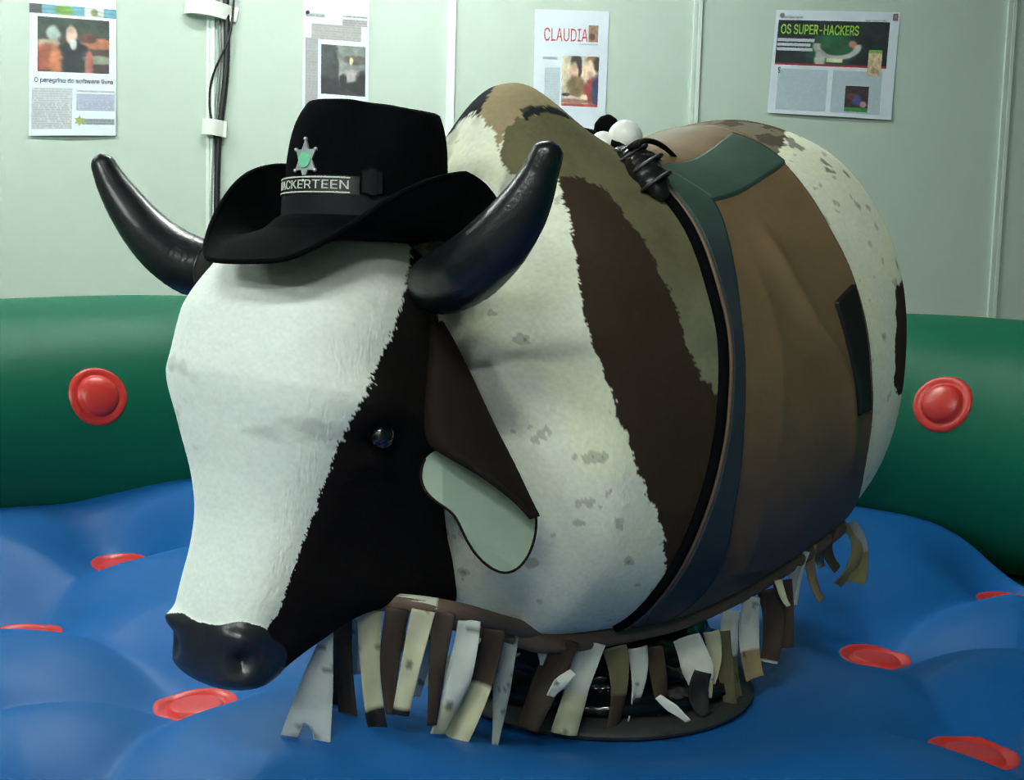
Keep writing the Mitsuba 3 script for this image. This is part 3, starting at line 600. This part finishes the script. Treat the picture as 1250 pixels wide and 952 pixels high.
b_ = trimesh.creation.icosphere(4, 0.0255); b_.apply_translation(at(763, 168, 1.70)); obj('ball', b_, 'm_white_plastic', gk, label='white plastic ball', smooth=True)
b_ = trimesh.creation.icosphere(4, 0.020); b_.apply_translation(at(736, 177, 1.70)); obj('ball', b_, 'm_white_plastic', gk, label='white plastic ball', smooth=True)
kp = spline([at(736, 172, 1.73), at(740, 158, 1.725), at(744, 140, 1.72)], 20)
obj('knob', tube(kp, np.interp(np.linspace(0, 1, 20), [0, 0.2, 0.6, 0.88, 1], [0.014, 0.017, 0.019, 0.013, 0.003]), 20), 'm_felt', gk, label='black rubber knob', smooth=True)
for pts_ in ([(772, 180), (790, 172), (808, 178), (824, 192)], [(790, 188), (804, 198), (812, 206), (819, 208)], [(780, 200), (800, 205), (812, 212)], [(775, 190), (778, 205), (792, 222)], [(770, 195), (776, 215), (795, 232)]):
    pp_ = [at(x, y, 1.625 + (x - 772) * 0.0022 - max(0, y - 195) * 0.0015) for i, (x, y) in enumerate(pts_)]
    obj('tassel', tube(spline(pp_, 20), np.linspace(0.0085, 0.004, 20), 10, flat=0.6), 'm_dark_hide', gk, label='dark leather tassel', smooth=True)

# ------------------------------------------------------------------ the hat
HTH = math.radians(36); CH = 0.134; hf = np.array([-math.sin(HTH), -math.cos(HTH), 0]); hl = np.array([math.cos(HTH), -math.sin(HTH), 0]); HO = at(449, 270, 1.45)
def crown(a, h, off=0.0):         # a: 0 = front, pi/2 = the bull's left; h: 0 base .. 1 rim of the top
    a, h = np.broadcast_arrays(np.asarray(a, float), np.asarray(h, float))
    k = 1 - 0.06 * h - (0.12 + 0.05 * np.cos(a)) * np.clip((h - 0.6) / 0.4, 0, 1) ** 2.4
    r = (1 / np.sqrt((np.cos(a) / 0.112) ** 2 + (np.sin(a) / 0.094) ** 2)) * k
    pinch = 0.012 * np.exp(-((np.abs(a) - 0.75) / 0.3) ** 2) * ss(0.45, 0.9, h) 
    r = r - pinch + off
    z = CH * h + 0.004 * np.cos(2 * a) * h
    return HO + (r * np.cos(a))[..., None] * hf + (r * np.sin(a))[..., None] * hl + z[..., None] * np.array([0, 0, 1.0])
ha = np.linspace(-PI, PI, 160, endpoint=False); hh = np.r_[np.linspace(0, 0.8, 24), np.linspace(0.81, 1, 16)]
V = [crown(ha, np.full(160, h)) for h in hh]
top = crown(ha, np.ones(160)); ctr = HO + np.array([0, 0, CH])
for k in np.linspace(0.95, 0.0, 22):   # the top, with a long dent from front to back and a dip towards the front
    p = ctr + (top - ctr) * k
    d = p - ctr; x, y = d @ hf, d @ hl
    p = p + np.array([0, 0, 1.0]) * ((0.010 * np.sqrt(max(0, 1 - k)) - 0.030 * np.exp(-(y / 0.022) ** 2) * ss(0.0, 0.25, 1 - k) - 0.0 * x))[:, None]
    V.append(p)
V = np.array(V)
hat = thing('cowboy_hat', "black felt cowboy hat with a silver star, sitting on the bull's head", 'hat')
obj('crown', fix(V.reshape(-1, 3), grid_faces(len(V), 160, wrap_m=True)), 'm_felt', hat, smooth=True)
def brim(a, q):                   # q: 0 at the crown .. 1 at the edge
    a, q = np.broadcast_arrays(np.asarray(a, float), np.asarray(q, float))
    sn, cs = np.abs(np.sin(a)), np.cos(a)
    r0 = 1 / np.sqrt((np.cos(a) / 0.112) ** 2 + (np.sin(a) / 0.094) ** 2)
    wid = 0.088 + 0.012 * cs ** 2 - 0.004 * (cs < 0)
    curl = ss(0.25, 1.0, sn)
    r = r0 + wid * (q - 0.30 * curl * q ** 2.6)
    z = -0.012 * ss(0, 0.3, q) + q ** 1.5 * (-0.044 * np.clip(cs, 0, 1) ** 1.3 - 0.05 * np.clip(-cs, 0, 1) ** 1.3) + curl * ((0.066 + 0.02 * (np.sin(a) < 0)) * q ** 2.2 - 0.018 * np.sin(PI * q)) 
    return HO + (r * np.cos(a))[..., None] * hf + (r * np.sin(a))[..., None] * hl + z[..., None] * np.array([0, 0, 1.0])
qa, aa = np.meshgrid(np.linspace(-0.05, 1, 30), np.linspace(-PI, PI, 201), indexing='ij')
Bq = brim(aa, np.clip(qa, 0, 1)); 
obj('brim', sheet(Bq, 0.005), 'm_felt', hat, smooth=50)
edge = brim(np.linspace(-PI, PI, 200), np.ones(200)); obj('edge_binding', tube(edge, 0.0034, 8), 'm_felt', hat, smooth=True)
def on_crown(mesh, a0, h0, off, tilt=0.0):
    v = np.array(mesh.vertices); x = v[:, 0] * math.cos(tilt) - v[:, 1] * math.sin(tilt); y = v[:, 0] * math.sin(tilt) + v[:, 1] * math.cos(tilt)
    p = crown(a0 + x / 0.107, h0 + y / CH, off + v[:, 2]); return trimesh.Trimesh(p, mesh.faces, process=False)
def band_strip(a0, a1, h0, h1, off, n=120, th=0.0016):
    A, Hh = np.meshgrid(np.linspace(a0, a1, n), np.linspace(h0, h1, 6), indexing='ij'); return sheet(crown(A, Hh, off), th)
bd = obj('hat_band', band_strip(-PI, PI, 0.0, 0.19, 0.0022, 200), 'm_band', hat, label='black ribbon band', smooth=50)
lb = obj('name_strip', band_strip(-0.78, 0.66, 0.185, 0.34, 0.0028), 'm_gloss_soft', hat, label='black strip with white lettering', smooth=50)
for h_ in (0.20, 0.325): obj('line', band_strip(-0.70, 0.56, h_ - 0.006, h_ + 0.006, 0.0042, th=0.0008), 'm_thread', lb, smooth=50)
tx = meshkit.text_mesh('HACKERTEEN', 0.0098, 0.0008); w_ = np.ptp(tx.vertices[:, 0]); sx = 0.112 / w_
tx.vertices[:, 0] = (tx.vertices[:, 0] - tx.vertices[:, 0].min()) * sx
tx = tx.subdivide()
obj('lettering', on_crown(tx, -0.50, 0.228, 0.004), 'm_thread', lb, label='white lettering')
ang = np.arange(12) * PI / 6 + PI / 2; rr_ = np.where(np.arange(12) % 2 == 0, 1.0, 0.57)
star2 = Polygon(np.stack([0.0175 * rr_ * np.cos(ang), 0.0235 * rr_ * np.sin(ang)], 1))
stm = trimesh.creation.extrude_polygon(star2, 0.0025, engine='earcut')
stk = obj('star_badge', on_crown(stm, 0.03, 0.47, 0.001), 'm_silver', hat, label='silver six-pointed star badge')
for k in range(6):
    b_ = trimesh.creation.icosphere(2, 0.0026); b_.apply_translation(crown(np.array(0.02 + 0.0175 * math.cos(ang[2 * k]) / 0.107), np.array(0.47 + 0.0235 * math.sin(ang[2 * k]) / CH), 0.002)); obj('ball_tip', b_, 'm_silver', stk, smooth=True)
dsk = trimesh.creation.cylinder(0.0088, 0.0016, sections=32); obj('enamel', on_crown(dsk, 0.03, 0.47, 0.0040), 'm_enamel', stk, label='pale green round centre')
bow = trimesh.util.concatenate([box(-0.012, 0.012, -0.013, 0.013, 0, 0.004), box(-0.005, 0.005, -0.015, 0.015, 0.003, 0.006)])
obj('bow', on_crown(bow.subdivide(), 0.80, 0.30, 0.003), 'm_band', hat, label='flat ribbon bow')

# ------------------------------------------------------------------ sheets of newspaper pinned to the wall
def on_wall(px, py): return at(px, py, WY - 0.004)
def paper(corners, label):
    """corners (top left, top right, bottom right, bottom left) in the frame; returns (key, place) with place(u, v, h) on the sheet"""
    c4 = [on_wall(*c) for c in corners]
    def place(u, v, h=0.0):
        u, v = np.broadcast_arrays(np.asarray(u, float), np.asarray(v, float)); u, v = u[..., None], v[..., None]
        p = c4[0] * (1 - u) * (1 - v) + c4[1] * u * (1 - v) + c4[2] * u * v + c4[3] * (1 - u) * v
        return p - np.array([0, 1.0, 0]) * ((0.006 * np.sin(PI * u) * v ** 2 + 0.008 * v ** 3) + np.asarray(h)[..., None] if np.ndim(h) else 0.006 * np.sin(PI * u) * v ** 2 + 0.008 * v ** 3 + h)
    k = thing('newspaper_page', label, 'newspaper page', 'newspaper pages on the back wall')
    U, Vv = np.meshgrid(np.linspace(0, 1, 14), np.linspace(0, 1, 14), indexing='ij')
    obj('sheet', sheet(place(U, Vv), 0.0008), 'm_white_paper', k, smooth=50)
    return k, place
def printed(name, k, place, u0, u1, v0, v1, fn, n=60, m=60, h=0.0010, label=None):
    U, Vv = np.meshgrid(np.linspace(0, 1, n), np.linspace(0, 1, m), indexing='ij')
    P_ = place(u0 + (u1 - u0) * U, v0 + (v1 - v0) * Vv, h)
    c = np.clip(np.asarray(fn(U, Vv)), 0, 255)
    obj(name, trimesh.Trimesh(P_.reshape(-1, 3), grid_faces(n, m), process=False), 'm_print', k, label=label, smooth=True, color=lin(np.broadcast_to(c, U.shape + (3,)).reshape(-1, 3)))
def base_(c): return lambda U, V_: np.ones(U.shape + (3,)) * np.array(c, float)
def paint(*ops):
    """ops: (mask function of u, v; colour; softness) over a first flat colour"""
    def fn(U, V_):
        c = np.ones(U.shape + (3,)) * np.array(ops[0], float)
        q = np.stack([U * 9, V_ * 9, 0 * U], -1)
        for f, colr in ops[1:]:
            m_ = np.clip(f(U, V_), 0, 1)[..., None]; c = c * (1 - m_) + np.array(colr, float) * m_
        return c * (0.78 + 0.44 * meshkit.fbm(q, 3, 77))[..., None]
    return fn
def el(cx, cy, rx, ry): return lambda U, V_: ss(1.6, 0.5, ((U - cx) / rx) ** 2 + ((V_ - cy) / ry) ** 2 + 0.9 * (meshkit.fbm(np.stack([U * 14, V_ * 14, 0 * U + cx * 9], -1), 2, 5) - 0.5))
def rc(a, b, c, d): return lambda U, V_: ((U >= a) & (U <= b) & (V_ >= c) & (V_ <= d)).astype(float)
def textlines(n, ink, pap=(196, 204, 208), seed=1):
    def fn(U, V_):
        row = np.floor(V_ * n); r_ = meshkit.noise(np.stack([U * 40, row * 3.7, row * 0], -1), seed)
        on = ((V_ * n - row) > 0.35) & (r_ > 0.32)
        return np.where(on[..., None], np.array(ink, float) * 0.6 + 0.4 * np.array(pap, float), np.array(ink, float) * 0.25 + 0.75 * np.array(pap, float))
    return fn
def words(k, place, txt, u0, v0, u1, hgt, material, label=None, bold=True, slope=0.0):
    t = meshkit.text_mesh(txt, 1.0, 0.02, bold=bold); v = np.array(t.vertices); x = (v[:, 0] - v[:, 0].min()) / np.ptp(v[:, 0])
    p = place(u0 + (u1 - u0) * x, v0 - v[:, 1] * hgt, 0.0013 + 0.0003 * (v[:, 2] > 0.01))
    obj('lettering', trimesh.Trimesh(p, t.faces, process=False), material, k, label=label)
mat('m_ink', (44, 46, 56), 0.7); mat('m_ink_red', (176, 62, 66), 0.7); mat('m_ink_green', (140, 190, 60), 0.7); mat('m_ink_grey', (120, 124, 132), 0.7); mat('m_ink_white', (210, 214, 220), 0.7); mat('m_ink_gold', (150, 160, 96), 0.7)

# the page at the far left: photograph of a man among orange seats, a headline, columns, a star emblem
k, pl = paper([(36, -22), (142, -12), (142, 166), (36, 166)], 'newspaper page with a colour photograph of a man, left of the cable duct')
printed('banner', k, pl, 0.0, 1.0, 0.135, 0.195, paint((96, 150, 168), (rc(0, 0.14, 0, 1), (70, 74, 78)), (el(0.4, 0.5, 0.1, 0.6), (110, 150, 70)), (rc(0.64, 0.85, 0, 1), (190, 196, 196)), (el(0.75, 0.5, 0.04, 0.4), (120, 130, 90))), 60, 14)
printed('photograph', k, pl, 0.095, 0.92, 0.215, 0.575, paint((70, 62, 58), (rc(0, 1, 0, 0.35), (54, 66, 62)), (el(0.22, 0.3, 0.1, 0.14), (150, 165, 160)), (el(0.15, 0.5, 0.18, 0.1), (170, 160, 140)), (el(0.85, 0.45, 0.25, 0.1), (170, 110, 84)), (el(0.7, 0.35, 0.12, 0.1), (90, 60, 54)), (el(0.1, 0.75, 0.22, 0.25), (150, 84, 66)), (el(0.3, 0.8, 0.14, 0.28), (176, 110, 78)), (el(0.85, 0.75, 0.25, 0.08), (130, 136, 120)), (el(0.72, 0.85, 0.06, 0.25), (160, 100, 90)), (el(0.5, 0.8, 0.16, 0.38), (34, 44, 46)), (el(0.5, 0.55, 0.2, 0.1), (30, 38, 44)), (el(0.47, 0.3, 0.075, 0.18), (190, 160, 146)), (el(0.5, 0.48, 0.05, 0.1), (176, 184, 180))), 80, 64, label='colour photograph of a man in black with a crowd behind')
words(k, pl, 'O peregrino do software livre', 0.06, 0.645, 0.965, 0.030, 'm_ink', 'bold headline')
printed('text_column', k, pl, 0.03, 0.50, 0.68, 0.955, textlines(18, (140, 144, 148), seed=3), 60, 72)
printed('text_column', k, pl, 0.55, 0.985, 0.69, 0.705, textlines(1, (110, 112, 122), seed=9), 60, 4)
printed('text_column', k, pl, 0.55, 0.985, 0.715, 0.83, textlines(10, (132, 136, 158), (176, 184, 204), seed=4), 60, 40)
printed('emblem_bar', k, pl, 0.62, 0.985, 0.885, 0.925, textlines(2, (96, 104, 108), (150, 158, 160), seed=5), 40, 12)
a12 = np.arange(12) * PI / 6 + PI / 2; r12 = np.where(np.arange(12) % 2 == 0, 1.0, 0.55)
stp = trimesh.creation.extrude_polygon(Polygon(np.stack([r12 * np.cos(a12), r12 * np.sin(a12)], 1)), 0.02, engine='earcut'); v = np.array(stp.vertices)
obj('star_emblem', trimesh.Trimesh(pl(0.59 + v[:, 0] * 0.068, 0.90 + v[:, 1] * 0.038, 0.0013 + 0 * v[:, 0]), stp.faces, process=False), 'm_ink_gold', k, label='yellow-green star emblem')

# the page behind the hat
k, pl = paper([(370, -5), (451, 1), (449, 196), (369, 190)], 'newspaper page with a dark photograph, above the crown of the hat')
printed('masthead', k, pl, 0.04, 0.33, 0.10, 0.125, textlines(1, (90, 98, 104), seed=6), 30, 6)
obj('ink_spot', trimesh.creation.icosphere(2, 0.008).apply_transform(np.diag([1, 0.05, 1, 1])).apply_translation(pl(np.array(0.07), np.array(0.10), 0.001)), 'm_ink', k)
printed('text_column', k, pl, 0.60, 0.97, 0.10, 0.113, textlines(1, (80, 86, 92), seed=7), 30, 5)
printed('text_column', k, pl, 0.60, 0.97, 0.125, 0.165, textlines(3, (110, 112, 114), (170, 172, 172), seed=8), 40, 14)
printed('text_column', k, pl, 0.13, 0.88, 0.165, 0.26, textlines(6, (134, 134, 136), (168, 168, 168), seed=10), 60, 28)
printed('text_column', k, pl, 0.04, 0.23, 0.255, 0.95, textlines(40, (132, 136, 138), (164, 166, 168), seed=11), 30, 130)
printed('photograph', k, pl, 0.28, 0.95, 0.29, 0.60, paint((116, 124, 120), (lambda U, V_: ss(0.02, -0.02, 0.0 + U - 0.4 + 0.35 * (0.35 - V_) * (V_ < 0.35)), (58, 64, 66)), (el(0.1, 0.1, 0.25, 0.3), (62, 68, 70)), (el(0.8, 0.28, 0.3, 0.09), (84, 82, 78)), (el(0.68, 0.3, 0.04, 0.08), (196, 176, 140)), (el(0.7, 0.6, 0.25, 0.12), (158, 152, 150)), (rc(0, 1, 0.82, 1), (44, 44, 48)), (el(0.5, 0.75, 0.08, 0.18), (28, 34, 36)), (el(0.93, 0.78, 0.16, 0.28), (26, 32, 36)), (el(0.75, 0.82, 0.2, 0.1), (30, 34, 36)), (el(0.2, 0.85, 0.25, 0.2), (42, 40, 46))), 70, 60, label='dark photograph of figures in a bright room')

# the magazine page with two faces
k, pl = paper([(653, 11), (744, 14), (737, 190), (650, 186)], 'magazine page with red capitals and a photograph of two people')
words(k, pl, 'CLAUDIA', 0.13, 0.215, 0.72, 0.088, 'm_ink_red', 'red capitals', bold=False)
printed('cover_picture', k, pl, 0.73, 0.86, 0.10, 0.215, paint((150, 116, 96), (el(0.5, 0.3, 0.3, 0.2), (120, 110, 90)), (el(0.4, 0.7, 0.3, 0.2), (96, 60, 54))), 20, 26)
printed('text_column', k, pl, 0.62, 0.86, 0.225, 0.237, textlines(1, (150, 156, 164), seed=12), 30, 5)
printed('text_column', k, pl, 0.12, 0.32, 0.325, 0.345, textlines(1, (90, 96, 104), seed=13), 30, 5)
printed('text_column', k, pl, 0.15, 0.36, 0.40, 0.93, textlines(30, (164, 178, 186), (184, 198, 206), seed=14), 30, 90)
printed('photograph', k, pl, 0.385, 0.885, 0.315, 0.665, paint((196, 188, 160), (rc(0.5, 0.6, 0, 0.4), (206, 204, 196)), (el(0.38, 0.13, 0.15, 0.17), (52, 46, 44)), (el(0.47, 0.25, 0.07, 0.2), (48, 42, 42)), (el(0.32, 0.28, 0.12, 0.16), (206, 172, 148)), (el(0.34, 0.42, 0.09, 0.08), (198, 160, 136)), (el(0.4, 0.62, 0.24, 0.22), (120, 100, 70)), (el(0.85, 0.1, 0.2, 0.14), (140, 96, 76)), (el(0.95, 0.15, 0.1, 0.16), (70, 56, 52)), (el(0.72, 0.28, 0.17, 0.2), (216, 190, 164)), (el(0.75, 0.45, 0.1, 0.08), (206, 176, 152)), (el(0.85, 0.7, 0.24, 0.26), (150, 62, 62)), (el(0.97, 0.68, 0.14, 0.3), (48, 58, 96)), (el(0.2, 0.86, 0.3, 0.07), (196, 180, 170)), (el(0.62, 0.83, 0.1, 0.07), (214, 190, 168)), (el(0.35, 0.9, 0.4, 0.05), (150, 110, 96)), (rc(0, 1, 0.95, 1), (168, 76, 72)), (el(0.12, 0.77, 0.12, 0.03), (60, 52, 50))), 70, 70, label='colour photograph of a woman and a man')

# the landscape spread at the right
k, pl = paper([(948, 12), (1099, 15), (1087, 147), (936, 138)], 'landscape newspaper spread with a dark green banner, above the rump of the bull')
printed('masthead', k, pl, 0.05, 0.22, 0.055, 0.08, textlines(1, (110, 120, 130), seed=15), 30, 5)
printed('masthead', k, pl, 0.72, 0.90, 0.075, 0.09, textlines(1, (110, 130, 130), seed=16), 30, 5)
printed('stamp', k, pl, 0.945, 0.985, 0.015, 0.08, paint((110, 96, 100), (el(0.5, 0.5, 0.3, 0.3), (150, 120, 120))), 10, 12)
obj('ink_spot', trimesh.creation.icosphere(2, 0.010).apply_transform(np.diag([1, 0.05, 1, 1])).apply_translation(pl(np.array(0.05), np.array(0.052), 0.001)), 'm_ink_grey', k)
printed('banner', k, pl, 0.025, 0.925, 0.095, 0.525, paint((32, 42, 46), (el(0.5, 0.62, 0.22, 0.34), (40, 88, 62)), (el(0.4, 0.85, 0.05, 0.2), (176, 180, 170)), (lambda U, V_: ss(0.045, 0.02, np.abs(np.hypot((U - 0.545) / 1.0, (V_ - 0.55) / 1.35) - 0.185)) * (V_ > 0.5), (168, 172, 168)), (rc(0.46, 0.6, 0.83, 0.9), (200, 204, 170)), (el(0.68, 0.5, 0.035, 0.08), (180, 120, 110)), (rc(0, 1, 0.95, 1), (150, 44, 60))), 120, 60, label='dark green banner picture')
words(k, pl, 'OS SUPER-HACKERS', 0.05, 0.225, 0.68, 0.088, 'm_ink_green', 'green capitals')
for i_, (ua, ub) in enumerate(((0.03, 0.33), (0.03, 0.30), (0.03, 0.32))): printed('caption', k, pl, ua, ub, 0.27 + 0.044 * i_, 0.30 + 0.044 * i_, base_((178, 186, 196)), 6, 4, 0.0014)
printed('side_box', k, pl, 0.775, 0.885, 0.355, 0.60, paint((196, 178, 146), (rc(0, 1, 0, 0.12), (110, 160, 70)), (el(0.5, 0.8, 0.3, 0.1), (160, 140, 110))), 20, 30, 0.0014)
words(k, pl, 'S', 0.055, 0.605, 0.075, 0.055, 'm_ink')
printed('text_column', k, pl, 0.06, 0.46, 0.56, 0.96, textlines(22, (158, 176, 190), (178, 194, 204), seed=17), 60, 66)
printed('text_column', k, pl, 0.50, 0.90, 0.56, 0.96, textlines(22, (158, 176, 190), (178, 194, 204), seed=18), 60, 66)
printed('photograph', k, pl, 0.61, 0.80, 0.70, 0.945, paint((58, 48, 54), (el(0.5, 0.55, 0.2, 0.2), (66, 76, 128)), (el(0.8, 0.7, 0.14, 0.12), (176, 130, 140)), (el(0.25, 0.4, 0.2, 0.12), (96, 60, 60)), (rc(0, 1, 0.84, 1), (60, 130, 72))), 30, 40, 0.0014)

# ------------------------------------------------------------------ cables run down the panel joint, held by white tape
ck_ = thing('cable_bundle', 'bundle of black cables running down the panel joint, taped to the wall', 'cables')
def cable(pts, r, n=60): return tube(spline([at(x, y, WY - d) for x, y, d in pts], n), r, 10)
obj('cable', cable([(276, -30, 0.016), (276, 10, 0.016), (277, 40, 0.016), (275, 100, 0.016), (268, 160, 0.016), (265, 230, 0.016), (264, 320, 0.016), (262, 380, 0.016), (258, 470, 0.016)], 0.0125), 'm_black_cable', ck_, label='thick black cable', smooth=True)
obj('cable', cable([(267, -30, 0.014), (267, 20, 0.010), (269, 60, 0.010), (266, 110, 0.010), (262, 160, 0.010), (259, 240, 0.010), (257, 330, 0.010), (254, 470, 0.010)], 0.006), 'm_grey_cable', ck_, label='grey cable', smooth=True)
obj('cable', cable([(288, -30, 0.014), (285, 5, 0.014), (281, 40, 0.024), (273, 62, 0.030), (262, 86, 0.024), (256, 112, 0.018), (257, 140, 0.018), (262, 165, 0.016), (262, 240, 0.010), (260, 330, 0.010), (258, 470, 0.010)], 0.0042, 90), 'm_black_cable', ck_, label='thin black cable curling aside', smooth=True)
def tape(c4, y, label):
    c4 = [at(x, py, WY - y_) for x, py, y_ in c4]; U, Vv = np.meshgrid(np.linspace(0, 1, 24), np.linspace(0, 1, 8), indexing='ij'); U, Vv = U[..., None], Vv[..., None]
    p = c4[0] * (1 - U) * (1 - Vv) + c4[1] * U * (1 - Vv) + c4[2] * U * Vv + c4[3] * (1 - U) * Vv
    p = p - np.array([0, 1.0, 0]) * y * np.sin(PI * np.clip(U * 1.15, 0, 1)) ** 0.7
    k = thing('tape_strip', label, 'tape'); obj('tape', sheet(p, 0.002), 'm_tape', k, smooth=50)
tape([(228, -4, 0.012), (292, 10, 0.012), (288, 27, 0.012), (224, 17, 0.012)], 0.06, 'wide white tape strip across the cables at the top edge')
tape([(247, 145, 0.03), (277, 148, 0.03), (276, 168, 0.03), (246, 164, 0.03)], 0.035, 'short white tape strip holding the cables beside the hat brim')
